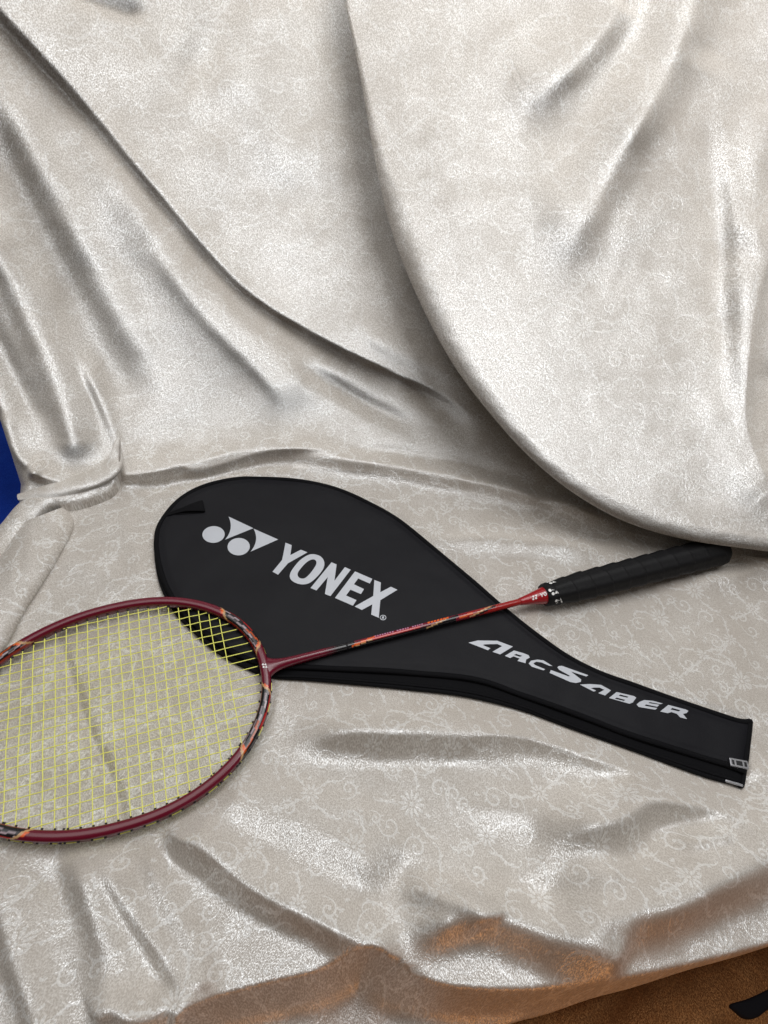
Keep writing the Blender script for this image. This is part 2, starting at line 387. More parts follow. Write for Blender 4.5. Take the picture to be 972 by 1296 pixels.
# (points, height m, width above/left, width below/right, tapers)
BACK = [
  # long diagonal fold across the back: shelf on its upper right, sharp lower left edge
  ([(-60,-60),(0,12),(100,120),(200,240),(300,352),(390,413),(480,458),(570,502),(640,560)], 0.011, 110, 8, (0,.22)),
  ([(-60,-40),(0,30),(100,140),(190,245),(290,362),(380,425),(470,472),(560,512)], -0.003, 8, 14, (0,.2)),
  ([(70,90),(130,215),(205,320),(290,405),(360,470),(420,530)], .013, 34, 56, (.35,.15)),
  ([(90,120),(200,290),(300,410),(400,490),(470,545)], 0.007, 30, 30, (.3,.3)),
  ([(360,446),(420,488),(480,522),(540,548)], -0.009, 12, 10, (.3,.3)),
  ([(500,480),(560,520),(600,560)], -0.006, 12, 10, (.3,.3)),
  ([(-30,120),(20,230),(70,330),(120,430),(185,540)], -.011, 26, 24, (.2,.15)),
  ([(-20,60),(40,190),(100,300),(160,410),(230,520)], 0.010, 26, 24, (.2,.3)),
  ([(-60,330),(-10,430),(25,500),(60,560),(70,590)], -.011, 17, 15, (.2,.35)),
  ([(-40,250),(30,380),(80,500),(100,590)], 0.014, 24, 20, (.2,.1)),
  ([(100,440),(130,520),(148,600)], 0.010, 12, 8, (.3,.0)),
  ([(95,440),(130,530),(152,606)], -.008, 8, 9, (.6,.0)),
  # soft dents in the shelf
  ([(180,110),(235,95),(275,50),(300,-60)], -.006, 30, 26, (.4,.1)),
  ([(80,-10),(150,12),(195,22)], -0.008, 14, 12, (.3,.3)),
  ([(405,-40),(440,90),(470,190),(492,300),(530,400)], -0.003, 40, 30, (.0,.3)),
  ([(330,-30),(370,120),(400,260)], 0.006, 60, 60, (.2,.3)),
  # hem of the back piece bulging over the seat
  ([(146,606),(190,602),(232,592),(250,594),(330,573),(400,568),(470,575)], 0.013, 26, 7, (.05,.4)),
  ([(160,622),(250,606),(330,589),(420,588)], -0.006, 8, 8, (.2,.4)),
  # bundled end at left
  ([(34,590),(60,602),(85,612),(118,612),(140,600),(148,575)], .012, 14, 10, (.1,.2)),
  # ridges on the seat near the crease
  ([(330,572),(400,578),(470,589),(560,604),(640,621),(720,646),(800,668)], 0.014, 14, 12, (.2,.2)),
  ([(400,568),(500,576),(600,592),(700,622)], -0.006, 10, 10, (.3,.2)),
  ([(530,684),(620,688),(700,694),(790,706)], 0.008, 12, 12, (.3,.3)),
  ([(650,612),(720,660),(800,690)], -0.006, 12, 12, (.3,.3)),
  ([(770,700),(830,760),(900,830)], -0.004, 26, 30, (.3,.3)),
  ([(870,712),(930,712),(1000,716)], 0.014, 7, 26, (.2,.0)),
  # under and round the strings
  ([(68,790),(88,860),(112,930),(140,990),(158,1060)], -0.006, 9, 7, (.2,.2)),
  ([(40,800),(60,880),(70,960),(80,1050)], 0.003, 16, 16, (.2,.2)),
  ([(110,820),(140,900),(170,980)], 0.002, 18, 18, (.2,.2)),
  # folds in front
  ([(350,934),(420,934),(500,936),(590,938),(659,930),(745,949),(832,967),(900,985)], .018, 28, 15, (.18,.2)),
  ([(376,948),(450,953),(560,956),(660,950)], -0.004, 8, 20, (.3,.3)),
  ([(205,1040),(270,1086),(325,1128),(395,1165),(470,1200)], 0.017, 40, 14, (.15,.0)),
  ([(128,1072),(165,1146),(212,1216),(262,1290)], 0.008, 26, 10, (.2,.1)),
  ([(60,1075),(90,1150),(140,1230),(160,1300)], -0.004, 22, 22, (.2,.1)),
  ([(500,1118),(545,1136),(585,1156),(602,1182)], 0.011, 24, 11, (.3,.1)),
  ([(500,1190),(561,1170),(611,1164),(686,1188),(746,1214),(796,1228)], .024, 34, 19, (.2,.15)),
  ([(680,1140),(720,1150),(766,1160),(826,1150),(886,1120),(936,1098),(1000,1066)], .030, 60, 26, (.2,.0)),
  ([(660,1076),(700,1066),(766,1042),(806,1020),(866,1007),(916,1013),(1000,1040)], .023, 36, 20, (.22,.0)),
  ([(840,1080),(880,1070),(910,1064)], 0.006, 14, 9, (.3,.3)),
  ([(100,1070),(128,1180),(160,1296),(170,1340)], 0.011, 30, 19, (.2,.0)),
  ([(-10,1090),(20,1200),(50,1296),(60,1340)], 0.007, 30, 20, (.2,.0)),
  ([(180,1060),(210,1130),(250,1200),(262,1262)], 0.006, 14, 20, (.3,.1)),
  ([(120,1292),(150,1276),(185,1286),(215,1276),(240,1290)], 0.012, 20, 12, (.1,.1)),
  ([(560,1010),(660,1030),(760,1060),(840,1100)], 0.006, 34, 26, (.3,.3)),
  ([(640,1100),(720,1110),(800,1112)], 0.006, 26, 18, (.3,.3)),
  ([(250,1010),(330,1030),(420,1066),(500,1118)], 0.010, 34, 24, (.2,.2)),
  ([(600,860),(700,900),(800,960)], 0.000, 10, 10, (.3,.3)),
  ([(60,700),(130,730),(200,760)], 0.002, 20, 14, (.3,.3)),
  ([(150,640),(170,700),(190,760)], 0.002, 14, 14, (.3,.3)),
  ([(220,200),(300,300),(380,370),(470,430)], -0.004, 40, 30, (.3,.3)),
  ([(260,30),(330,150),(400,280)], 0.004, 40, 30, (.3,.3)),
  ([(180,300),(260,400),(340,480),(380,540)], 0.005, 14, 12, (.3,.3)),
  ([(430,400),(500,440),(570,470),(620,500)], 0.004, 20, 12, (.3,.3)),
  ([(0,520),(20,570),(60,600)], 0.008, 12, 10, (.2,.2)),
  ([(300,1000),(380,1010),(450,1030),(520,1070)], 0.004, 24, 20, (.3,.3)),
  ([(440,1050),(560,1090),(680,1110)], 0.004, 26, 20, (.3,.3)),
]
EDGE = [(215,1330),(246,1272),(320,1246),(400,1226),(452,1200),(478,1199),(510,1222),(560,1243),(640,1250),(720,1245),(800,1233),(880,1216),(972,1192),(1080,1160)]
EDGE2 = [(640,1330),(700,1303),(748,1290),(800,1266),(850,1251),(905,1227),(972,1206),(1100,1155)]
CUT_L = [(-900,-60),(-300,230),(-40,400),(-16,490),(5,535),(18,575),(29,606),(32,634),(16,657),(-4,678),(-60,735),(-300,900),(-900,1300)]
RIM_PX = [(-60,860),(0,828),(37,806),(74,787),(111,774),(148,764),(185,758.5),(222,757),(259,762.6),(289,774),(315,795),(333,819),(344,856),(343.7,885.5),(335,915),(318.5,945),(292.6,978),(259,1008),(222,1030),(185,1046.6),(148,1057.8),(111,1064),(74,1066.3),(37,1066.3),(0,1063),(-60,1050)]

def inside(px, poly):
    x, y = px[:, 0], px[:, 1]; c = np.zeros(len(px), bool); P = np.asarray(poly, float); n = len(P)
    for i in range(n):
        x1, y1 = P[i]; x2, y2 = P[(i + 1) % n]
        if y1 == y2: continue
        m = ((y1 > y) != (y2 > y)) & (x < (x2 - x1) * (y - y1) / (y2 - y1) + x1)
        c ^= m
    return c

def build_cloth():
    # base sheet: seat, crease, inclined back
    step = .0019
    xs = np.arange(-1.0, .86, step); S = np.arange(-.72, .78, step)      # S: 0 at the crease, <0 on the seat, >0 up the back
    X, SS = np.meshgrid(xs, S); X = X.ravel(); SS = SS.ravel()
    y0 = ycs(X)
    def base(X, SS):
        y0 = ycs(X); r = .025
        # smooth bend: integrate slope angle
        k = np.log1p(np.exp(np.clip(SS / r, -40, 40))) * r
        k = np.where(SS / r > 40, SS, k)
        return np.stack([X, y0 + (SS - k) + k * CA, k * SA], -1)
    B = base(X, SS); e = 1e-3
    Bx = (base(X + e, SS) - base(X - e, SS)) / (2 * e); Bs = (base(X, SS + e) - base(X, SS - e)) / (2 * e)
    Nn = np.cross(Bx, Bs); Nn /= np.linalg.norm(Nn, axis=1)[:, None]
    px = to_px(B)
    D = np.zeros(len(B))
    # broad softness
    D += .0035 * pnoise(X * 7 + 3, SS * 7) + .0016 * pnoise(X * 19, SS * 19 + 5) + .0006 * pnoise(X * 55, SS * 55)
    for a in BACK: stroke(px, D, a[0], a[1] * (1.45 if a[0][0][1] > 900 else 1.1), a[2], a[3] * (1.5 if a[0][0][1] > 900 and a[1] > .007 else 1.0), *a[4:])
    # keep clear of what lies on it
    cov = np.vstack([smooth(COVER_TOP, 60), smooth(COVER_BOT, 60)[::-1]])
    near = (px[:, 1] > 560) & (px[:, 1] < 1150) & (SS < 0.02)
    idx = np.where(near)[0]; q = px[idx]
    inn = inside(q, cov); dist = np.full(len(q), 1e9)
    for pl, off_ in ((COVER_TOP, 3), (COVER_BOT, 3), (RIM_PX, 3), ([(640,775),(700,752),(921,702)], 13)):
        dist = np.minimum(dist, np.abs(seg_field(q, pl)[0]) - off_)
    dist[inn] = 0
    lim = -.0005 + np.maximum(dist, 0) * .00055
    # inside the strings stay under the bed
    ins = inside(q, smooth(RIM_PX, 90)); lim[ins] = np.minimum(lim[ins], .002)
    D[idx] = np.where(D[idx] > lim - .002, lim - .002 * np.exp(-np.clip((D[idx] - lim + .002) / .002, 0, 30)), D[idx])
    # front edge: the cloth falls away over the seat front
    sd, t, _ = seg_field(px, EDGE, 60)
    fr = (sd > -30) & (px[:, 1] > 1100)
    x = np.clip(sd, -30, 400)
    drop = -.012 * np.exp(-((np.minimum(x, 0)) / 12)**2) * (x < 0) * 0
    dz = np.where(x > 0, -(.082 + .012 * pnoise(px[:, 0] * .012, px[:, 1] * .004)) * 1.25 * (1 - np.exp(-(x / 27)**1.6)) - .0001 * np.maximum(x - 50, 0), 0)
    D = np.where(fr, D + dz, D)
    # left end: edge rounds away
    sdl, tl, _ = seg_field(px, CUT_L, 60)
    D -= np.where(sdl < 0, 0, 0)
    lx = np.clip(sdl + 9, 0, 60) / 9
    D -= np.where(px[:, 0] < 120, .006 * lx**2, 0)
    sd2, _, _ = seg_field(px, EDGE2, 30)
    e2 = (px[:, 1] > 1130) & (px[:, 0] > 560)
    hx = np.clip(sd2 + 6, 0, 40) / 6
    D -= np.where(e2, .012 * hx**2, 0)
    V = B + Nn * D[:, None]
    Fq = grid_faces(len(S), len(xs))[:, ::-1]
    # cut away what is past the left end and below the lower hem
    poly = CUT_L + [(-2000, 1300), (-2000, -60)]
    cutv = (inside(px, poly) & (sdl > 24)) | (px[:, 1] > 2200)
    cutv |= (sd2 > 16) & e2
    keep = ~cutv[Fq].any(1)
    vis = (px[:, 0] > -620) & (px[:, 0] < 1300) & (px[:, 1] > -260)
    keep &= vis[Fq].all(1)
    Fq = Fq[keep]
    pile = Bs / np.linalg.norm(Bs, axis=1)[:, None]
    pile = pile * (.25 + .75 * sstep((SS + .02) / .08))[:, None] * np.where(SS < -.02, -1, 1)[:, None]
    nap = Bs / np.linalg.norm(Bs, axis=1)[:, None] * (.38 + .55 * sstep((SS + .02) / .08))[:, None]
    uv = np.stack([X, SS], 1)
    used = np.zeros(len(V), bool); used[Fq.ravel()] = True
    mp_ = np.cumsum(used) - 1
    return V[used], mp_[Fq], uv[used], pile[used], nap[used]

# the second layer: a swag hanging in front of the back, over the handle end
E1 = [(428,-70),(440,0),(462,95),(486,190),(512,250),(537,310),(566,380),(598,444),(638,508),(676,556),(726,600),(791,636),(868,662),(972,681),(1090,700)]
E2 = [(424,-70),(436,2),(456,98),(474,200),(492,280),(515,345),(545,410),(578,468),(624,528),(672,580),(726,624),(791,660),(868,683),(972,698),(1090,716)]
SW = [
  ([(625,150),(680,118),(735,66),(775,10),(805,-60)], .016, 55, 27, (.3,0)),
  ([(690,120),(750,60),(790,0)], .005, 24, 20, (.3,.1)),
  ([(676,360),(705,322),(750,258),(800,175),(840,100),(875,20),(900,-60)], .024, 60, 32, (.25,0)),
  ([(740,360),(800,280),(850,180),(900,60)], .006, 26, 40, (.3,.1)),
  ([(880,120),(905,240),(915,380),(924,500),(948,575),(1000,640)], -.008, 24, 22, (.4,.2)),
  ([(900,60),(925,240),(930,380),(938,480)], .003, 16, 16, (.4,.4)),
  ([(1010,240),(965,350),(948,450),(946,540),(975,612),(1030,650)], .018, 9, 40, (.2,.2)),
  ([(990,440),(975,520),(1000,590)], -.012, 12, 20, (.3,.3)),
  ([(745,255),(800,165),(842,90),(874,10),(895,-60)], .012, 40, 22, (.3,0)),
  ([(1000,100),(960,200),(955,330)], .008, 16, 30, (.3,.2)),
  ([(520,60),(560,180),(600,300),(660,420)], .004, 50, 50, (.3,.3)),
  ([(600,20),(640,160),(700,260)], .003, 40, 40, (.3,.3)),
]
def build_swag():
    n = 620
    e1 = smooth(E1, n); e2 = smooth(E2, n)
    g = smooth([(436,-75),(560,-95),(760,-105),(960,-110),(1100,-105),(1140,0),(1150,200),(1150,400),(1140,560),(1120,690)], n)
    # even out so that lines from edge to far border do not cross
    m = 430
    j = np.linspace(0, 1, m)[None, :, None]
    body = e1[:, None] * (1 - j) + g[:, None] * j
    def depth(px):
        d = .012 + .068 * np.clip((px[:, 1] + 20) / 700, 0, 1)**1.15
        return d
    def place(px, D):
        d = rays(px); Nn = np.array([0, -SA, CA])
        # plane through (y=.50, z=0) offset D towards the camera
        c = np.array([0, .50, 0])
        t = (D - (CAMP - c) @ Nn) / (d @ Nn)
        return CAMP + d * t[:, None]
    bp = body.reshape(-1, 2)
    D = depth(bp)
    dd = np.zeros(len(bp))
    q0 = place(bp, D)
    dd += .003 * pnoise(q0[:, 0] * 8 + 40, q0[:, 2] * 8) + .0014 * pnoise(q0[:, 0] * 22, q0[:, 2] * 22 + 5) + .0006 * pnoise(q0[:, 0] * 60, q0[:, 2] * 60 + 5)
    for a in SW: stroke(bp, dd, *a)
    # rounding towards the rolled edge
    dist = np.linalg.norm(bp - np.repeat(e1, m, 0), axis=1)
    dd = dd * (1 - np.exp(-dist / 30)) 
    Vb = place(bp, D + dd).reshape(n, m, 3)
    # roll: from e1 down to the silhouette e2, then tucked back underneath
    rows = []
    D1 = depth(e1) + .0
    k = 26
    for i in range(1, k + 1):
        a = i / k * math.pi
        # page position: e1 -> e2 at a=pi/2 -> back inward
        f = math.sin(min(a, math.pi / 2))
        p = e1 * (1 - f) + e2 * f
        wid = np.linalg.norm(e2 - e1, axis=1) * .00085
        dw = np.minimum(.75 * wid + .003, .72 * D1)
        dep = D1 - dw * (1 - math.cos(min(a, math.pi / 2)))
        if a > math.pi / 2:
            back = (a - math.pi / 2) / (math.pi / 2)
            inw = e1 - e2; inw = inw / (np.linalg.norm(inw, axis=1)[:, None] + 1e-6)
            p = e2 + inw * 70 * back**2
            dep = D1 - dw - (D1 - dw + .006) * back
        rows.append(place(p, dep + .0008 * pnoise(p[:, 0] * .05, p[:, 1] * .05 + i * .1)))
    R = np.stack(rows, 1)[:, ::-1]          # n,k,3 : far underside ... up to the edge
    V = np.concatenate([R, Vb], 1)
    V = V.reshape(-1, 3); mm = m + k
    Fq = grid_faces(n, mm)
    uv = np.stack([V[:, 0] + .07, (V[:, 1] - .5) * CA + V[:, 2] * SA + .05], 1)
    pile = np.tile(np.array([0, CA, SA]), (len(V), 1)) * .72
    return V, Fq, uv, pile, pile * 1.25

Va, Fa, ua, pa, na_ = build_cloth()
Vs, Fs, us, ps, ns_ = build_swag()
def roll(path, rads, zs, flat=.7, seed=0):
    """a soft rolled fold; path in photo px with height z above the seat, radii m"""
    n = 140
    P = smooth(np.c_[path, zs, rads], n)
    W = on_z(P[:, :2], 0.); 
    d = rays(P[:, :2]); t = (P[:, 2] - CH) / d[:, 2]; W = CAMP + d * t[:, None]
    r = np.maximum(P[:, 3], .0004)
    V, Fq = tube(W, np.c_[r, r * flat], 36)
    A = np.tile(np.arange(36) / 36 * 2 * np.pi, n); S_ = np.repeat(np.arange(n) / n, 36)
    c = np.repeat(W, 36, 0); k = 1 + .10 * np.cos(3 * A + 5 * S_ + seed) + .10 * pnoise(S_ * 4 + seed, np.cos(A) * 1.1 + 3)
    V = c + (V - c) * k[:, None]
    uv = np.stack([S_ * .25 + seed, A * .012], 1)
    pl = np.tile(np.array([0, .5, .5]), (len(V), 1))
    return V, Fq, uv, pl, pl
parts = [(Va, Fa, ua, pa, na_), (Vs, Fs, us, ps, ns_)]
parts.append(roll([(24,629),(60,623),(94,615),(125,605),(145,588),(149,556)], [.004,.010,.012,.012,.010,.002], [.014,.020,.022,.024,.034,.055], .8, 1))
def flap(A, B, zA, zB, h, n=150, m=44, pw=.55, seed=0):
    """a lapped fold between two edges: photo px with heights above the seat, bulging by h"""
    A = smooth(np.c_[A, zA], n); B = smooth(np.c_[B, zB], n)
    t = np.linspace(0, 1, m)[None, :, None]
    P = (A[:, None] * (1 - t) + B[:, None] * t)
    z = P[..., 2] + h * np.sin(np.pi * np.clip(t[..., 0], 0, 1))**pw
    px = P[..., :2].reshape(-1, 2); z = z.ravel() + .0016 * pnoise(px[:, 0] * .05 + seed, px[:, 1] * .03) * np.sin(np.pi * np.broadcast_to(t[..., 0], (n, m)).ravel())
    d = rays(px); k = (z - CH) / d[:, 2]; V = CAMP + d * k[:, None]
    uv = V[:, :2] + [.03 * seed, .02]
    pl = np.tile(np.array([-.3, -.5, 0]), (len(V), 1))
    Fq = grid_faces(n, m)
    e1_, e2_ = V[m] - V[0], V[1] - V[0]
    if np.cross(e1_, e2_)[2] < 0: Fq = Fq[:, ::-1]
    return V, Fq, uv, pl * .3, np.tile(np.array([.1, .35, .1]), (len(V), 1))
parts.append(flap([(152,556),(148,588),(138,604),(115,614),(94,620),(60,627),(28,634),(2,662),(-30,700)], [(152.5,556),(155,604),(147,630),(120,643),(92,649),(67,652),(36,680),(2,716),(-30,748)],
                  [.060,.034,.022,.020,.020,.020,.018,.012,.010], [.054,.012,.001,-.001,-.001,.000,.000,-.001,-.002], .007, seed=2))
parts.append(flap([(84,640),(95,664),(76,705),(53,742),(32,775),(12,812),(-14,855)], [(26,662),(2,700),(-20,730),(-40,760),(-60,800),(-80,840),(-100,880)],
                  [.000,-.002,-.002,-.002,-.002,-.002,-.002], [.004,.004,.002,.0,.0,.0,.0], .017, pw=.38, seed=5))
o_ = 0; FF = []
for p_ in parts: FF.append(p_[1] + o_); o_ += len(p_[0])
me = mesh_np('velvet_cloth', np.vstack([p_[0] for p_ in parts]), np.vstack(FF), np.vstack([p_[2] for p_ in parts]), {'pile': np.vstack([p_[3] for p_ in parts]), 'nap': np.vstack([p_[4] for p_ in parts])})
cloth = link('velvet_cloth', me, M_velvet)
tag(cloth, 'ivory crushed velvet cloth with floral scrolls, draped in folds beneath and behind the racket', 'cloth')

# blue velvet behind the left end
def sheet(name, P00, P10, P11, P01, n, m_, matr, amp=.006, seed=0):
    u = np.linspace(0, 1, n)[:, None, None]; v = np.linspace(0, 1, m_)[None, :, None]
    P = [np.array(p, float) for p in (P00, P10, P11, P01)]
    V = (P[0] * (1 - u) * (1 - v) + P[1] * u * (1 - v) + P[2] * u * v + P[3] * (1 - u) * v).reshape(-1, 3)
    N = np.cross(P[1] - P[0], P[3] - P[0]); N /= np.linalg.norm(N)
    uu = np.stack([np.linalg.norm(P[1] - P[0]) * np.repeat(np.linspace(0, 1, n), m_), np.linalg.norm(P[3] - P[0]) * np.tile(np.linspace(0, 1, m_), n)], 1)
    V = V + N * (amp * pnoise(uu[:, 0] * 9 + seed, uu[:, 1] * 9) + amp * .3 * pnoise(uu[:, 0] * 30 + seed, uu[:, 1] * 30))[:, None]
    pl = np.tile((P[3] - P[0]) / np.linalg.norm(P[3] - P[0]), (len(V), 1))
    return link(name, mesh_np(name, V, grid_faces(n, m_), uu, {'pile': pl, 'nap': pl}), matr)
bl = sheet('blue_cloth', (-1.2, -.1, -.10), (-.30, .0, -.10), (-.36, .62, -.07), (-1.2, .62, -.07), 160, 120, M_blue, .02, 3)
tag(bl, 'royal blue velvet cloth showing past the left end of the ivory drape', 'cloth')
rs = sheet('seat_front', (-.5, -.35, -.19), (.9, -.35, -.19), (.9, .16, -.10), (-.5, .16, -.10), 200, 90, M_rust, .014, 11)
tag(rs, kind='structure', label='rust brown velvet seat front in shadow under the ivory cloth')

# ------------------------------------------------------------------ polygon prints
def fill_poly(loops):
    """list of closed loops (outer + holes) in 2D -> verts, faces (triangles)"""
    cu = bpy.data.curves.new('tmp', 'CURVE'); cu.dimensions = '2D'; cu.fill_mode = 'BOTH'
    for lp in loops:
        s = cu.splines.new('POLY'); s.points.add(len(lp) - 1)
        for p, q in zip(s.points, lp): p.co = (q[0], q[1], 0, 1)
        s.use_cyclic_u = True
    o = bpy.data.objects.new('tmp', cu); COL.objects.link(o)
    dg = bpy.context.evaluated_depsgraph_get(); dg.update()
    m = bpy.data.meshes.new_from_object(o.evaluated_get(dg))
    V = np.array([v.co[:] for v in m.vertices]); Fc = [tuple(p.vertices) for p in m.polygons]
    bpy.data.objects.remove(o); bpy.data.curves.remove(cu); bpy.data.meshes.remove(m)
    return V[:, :2], Fc
def print_mesh(name, glyphs, fmap, matr, parent, both=False):
    V = []; Fc = []; o = 0
    for g in glyphs:
        sc_ = 1000.0 if np.abs(np.array(g[0])).max() < 1 else 1.0
        v, f = fill_poly([[(a * sc_, b * sc_) for a, b in lp] for lp in g])
        v = v / sc_
        V.append(v); Fc += [tuple(i + o for i in q) for q in f]; o += len(v)
    W = fmap(np.vstack(V))
    me = bpy.data.meshes.new(name); me.from_pydata(W.tolist(), [], Fc); me.update()
    ob = link(name, me, matr, parent, False)
    return ob

# ------------------------------------------------------------------ racket cover
ZP = .0072                       # height of the front panel
top = on_z(smooth(COVER_TOP, 90), .0050)[:, :2]
inner_b = [(195,690),(198,712),(203,731),(210,748),(226,773),(248,795),(280,820),(318,839),(350,846),(400,848),(515,854),(601,863),(659,882),(745,913),(803,935),(890,962),(944,978)]
botf = on_z(smooth(inner_b, 90), .0050)[:, :2]
botb = on_z(smooth(COVER_BOT, 90), .0015)[:, :2]
far_c = top[0]; end_c = (top[-1] + botf[-1]) / 2
cax = (end_c - on_z([(197, 680)], .005)[0, :2]); CL = np.linalg.norm(cax); cax /= CL; cpr = np.array([-cax[1], cax[0]])
cover = bpy.data.objects.new('racket_cover', None); COL.objects.link(cover)
c0 = (far_c + end_c) / 2; cover.location = (c0[0], c0[1], 0)
tag(cover, 'black padded badminton racket cover with pale logo and lettering, lying under the racket shaft', 'racket cover')
COFF = np.array([c0[0], c0[1], 0])

def panel(name, upper, lower, zc, zedge, matr, thick, bulge, roll=.004):
    """loft between the two long edges; both start at the round end"""
    n = 150; m = 64
    a = np.linspace(0, 1, n)**1.0
    ua = smooth(upper, n); la = smooth(lower, n)
    t = .5 - .5 * np.cos(np.linspace(0, np.pi, m))
    P = ua[:, None] * (1 - t[None, :, None]) + la[:, None] * t[None, :, None]
    out = np.vstack([ua, la[::-1]])
    Q = P.reshape(-1, 2); d = np.full(len(Q), 9.)
    oo = smooth(out, 500, True)
    for i in range(0, len(Q), 2000):
        d[i:i + 2000] = np.sqrt(((Q[i:i + 2000, None] - oo[None])**2).sum(-1)).min(1)
    z = zedge + (zc - zedge) * (1 - np.exp(-d / roll))
    z += bulge * (sstep(d / .012) * .0006 - .0003 * np.exp(-((d - .0075) / .002)**2))
    W = np.c_[Q, z] - COFF
    # underside
    Wb = W.copy(); Wb[:, 2] = np.minimum(W[:, 2] - .0006, zedge - thick)
    F1 = grid_faces(n, m)[:, ::-1]; F2 = grid_faces(n, m)[:, ::-1][:, ::-1] + len(W)
    V = np.vstack([W, Wb])
    # side walls
    ring = list(range(0, m)) + [i * m + m - 1 for i in range(1, n)] + [(n - 1) * m + j for j in range(m - 2, -1, -1)] + [i * m for i in range(n - 2, 0, -1)]
    ring = np.array(ring); r2 = np.roll(ring, -1)
    F3 = np.stack([ring, r2, r2 + len(W), ring + len(W)], 1)
    return V, np.vstack([F1, F2, F3]), oo
V, Fc, oo = panel('front_panel', top, botf, ZP, .0045, M_panel, .0008, 1)
fp = link('front_panel', mesh_np('front_panel', V, Fc), M_panel, cover)
topb = on_z(smooth(COVER_TOP, 90), .0015)[:, :2]
V, Fc, oob = panel('back_panel', topb, botb, .0034, .0014, M_trim, .0012, 0, .003)
link('back_panel', mesh_np('back_panel', V, Fc), M_trim, cover)
# edge binding: a soft tube round the front panel, another round the back panel
def offset_in(oo, d):
    T = np.roll(oo, -1, 0) - np.roll(oo, 1, 0); T /= np.linalg.norm(T, axis=1)[:, None]
    N = np.stack([-T[:, 1], T[:, 0]], 1); c = oo.mean(0)
    if (N[10] @ (c - oo[10])) < 0: N = -N
    return oo + N * d
def soften(P, k=7):
    for _ in range(k): P = (np.roll(P, 1, 0) + 2 * P + np.roll(P, -1, 0)) / 4
    return P
b1 = soften(offset_in(oo, .0024)); zz = .0055 + .0004 * np.sin(np.arange(len(b1)) * .21)
Vt, Ft = tube(np.c_[b1, zz] - COFF, np.tile([.0028, .0021], (len(b1), 1)), 10, True)
link('edge_binding', mesh_np('edge_binding', Vt, Ft), M_trim, cover)
b2 = soften(offset_in(oob, .0018))
Vt, Ft = tube(np.c_[b2, np.full(len(b2), .0024)] - COFF, np.tile([.0022, .0018], (len(b2), 1)), 8, True)
link('edge_binding', mesh_np('edge_binding', Vt, Ft), M_trim, cover)
# zip between the lips on the near side
zi = on_z(smooth([(350,855),(400,857),(515,866),(596,876),(659,893),(735,922),(803,946),(890,975),(930,987)], 170), .0045)
zi[:, 2] = .0042
Vt, Ft = tube(zi - COFF, np.tile([.0016, .0008], (len(zi), 1)), 6)
link('zip', mesh_np('zip', Vt, Ft), M_trim, cover)
# hanging loop at the round end
def strap(P, width, th, wdir):
    width = np.broadcast_to(np.asarray(width, float), len(P))
    P = np.asarray(P, float); wd = np.asarray(wdir, float); wd /= np.linalg.norm(wd)
    V = []
    T = np.gradient(P, axis=0); T /= np.linalg.norm(T, axis=1)[:, None]
    N = np.cross(T, wd); N /= np.linalg.norm(N, axis=1)[:, None]
    for s, h in ((-1, -1), (1, -1), (1, 1), (-1, 1)): V.append(P + wd * np.reshape(width, (-1, 1)) * s / 2 + N * th * h / 2)
    V = np.stack(V, 1).reshape(-1, 3); Fq = grid_faces(len(P), 4, 0, True)
    e = len(V) - 4
    return V, np.vstack([Fq, [[3, 2, 1, 0], [e, e + 1, e + 2, e + 3]]])
a_ = on_z([(222, 648)], .009)[0]; b_ = on_z([(256, 641)], .0095)[0]
dirv = b_ - a_
Pl = np.array([a_ - dirv * .35 + [0, 0, -.002], a_, a_ + dirv * .5 + [0, 0, .002], b_ + [0, 0, .0012], b_ + dirv * .04 + [0, 0, -.0006], b_ - dirv * .15 + [0, 0, -.0012], a_ + [0, 0, -.0012]])
Vt, Ft = strap(smooth(Pl, 40) - COFF, np.interp(np.linspace(0, 1, 40), [0, .25, .55, .62, 1], [.004, .006, .0165, .0165, .007]), .0011, np.cross(dirv, [0, 0, 1]))
lp = link('hanging_loop', mesh_np('hanging_loop', Vt, Ft), M_trim, cover)
bv = lp.modifiers.new('b', 'BEVEL'); bv.width = .0003; bv.segments = 1
# metal stops at the narrow end
for (p0, p1, zc_, hgt) in (((923, 964.5), (946, 969), .0085, .0058), ((918, 988), (940, 994.5), .0042, .0030)):
    A = on_z([p0], zc_)[0]; Bq = on_z([p1], zc_)[0]; e = Bq - A; l = np.linalg.norm(e); e /= l; s = np.cross([0, 0, 1], e)
    bm = bmesh.new(); bmesh.ops.create_cube(bm, size=1)
    for v in bm.verts:
        c = v.co.copy(); q = (A + Bq) / 2 + e * l * c.x + s * (.0075 if hgt > .004 else .0022) * c.y + np.array([0, 0, 1]) * hgt * c.z * .6
        v.co = Vector(q - COFF)
    bmesh.ops.bevel(bm, geom=bm.edges[:], offset=.0004, segments=2, affect='EDGES')
    me = bpy.data.meshes.new('zip_stop'); bm.to_mesh(me); bm.free()
    zs = link('zip_stop', me, M_steel, cover, False)
    if hgt > .004:   # stamped plate on it
        for k in range(3):
            bm = bmesh.new(); bmesh.ops.create_cube(bm, size=1)
            for v in bm.verts:
                c = v.co.copy(); q = A + e * l * ([.16, .5, .84][k] + [.12, .34, .14][k] * c.x) + s * .0042 * c.y + np.array([0, 0, 1]) * (hgt * .3 + .0003 * c.z)
                v.co = Vector(q - COFF)
            me = bpy.data.meshes.new('stamp'); bm.to_mesh(me); bm.free()
            link('stamp', me, M_grom, zs, False)

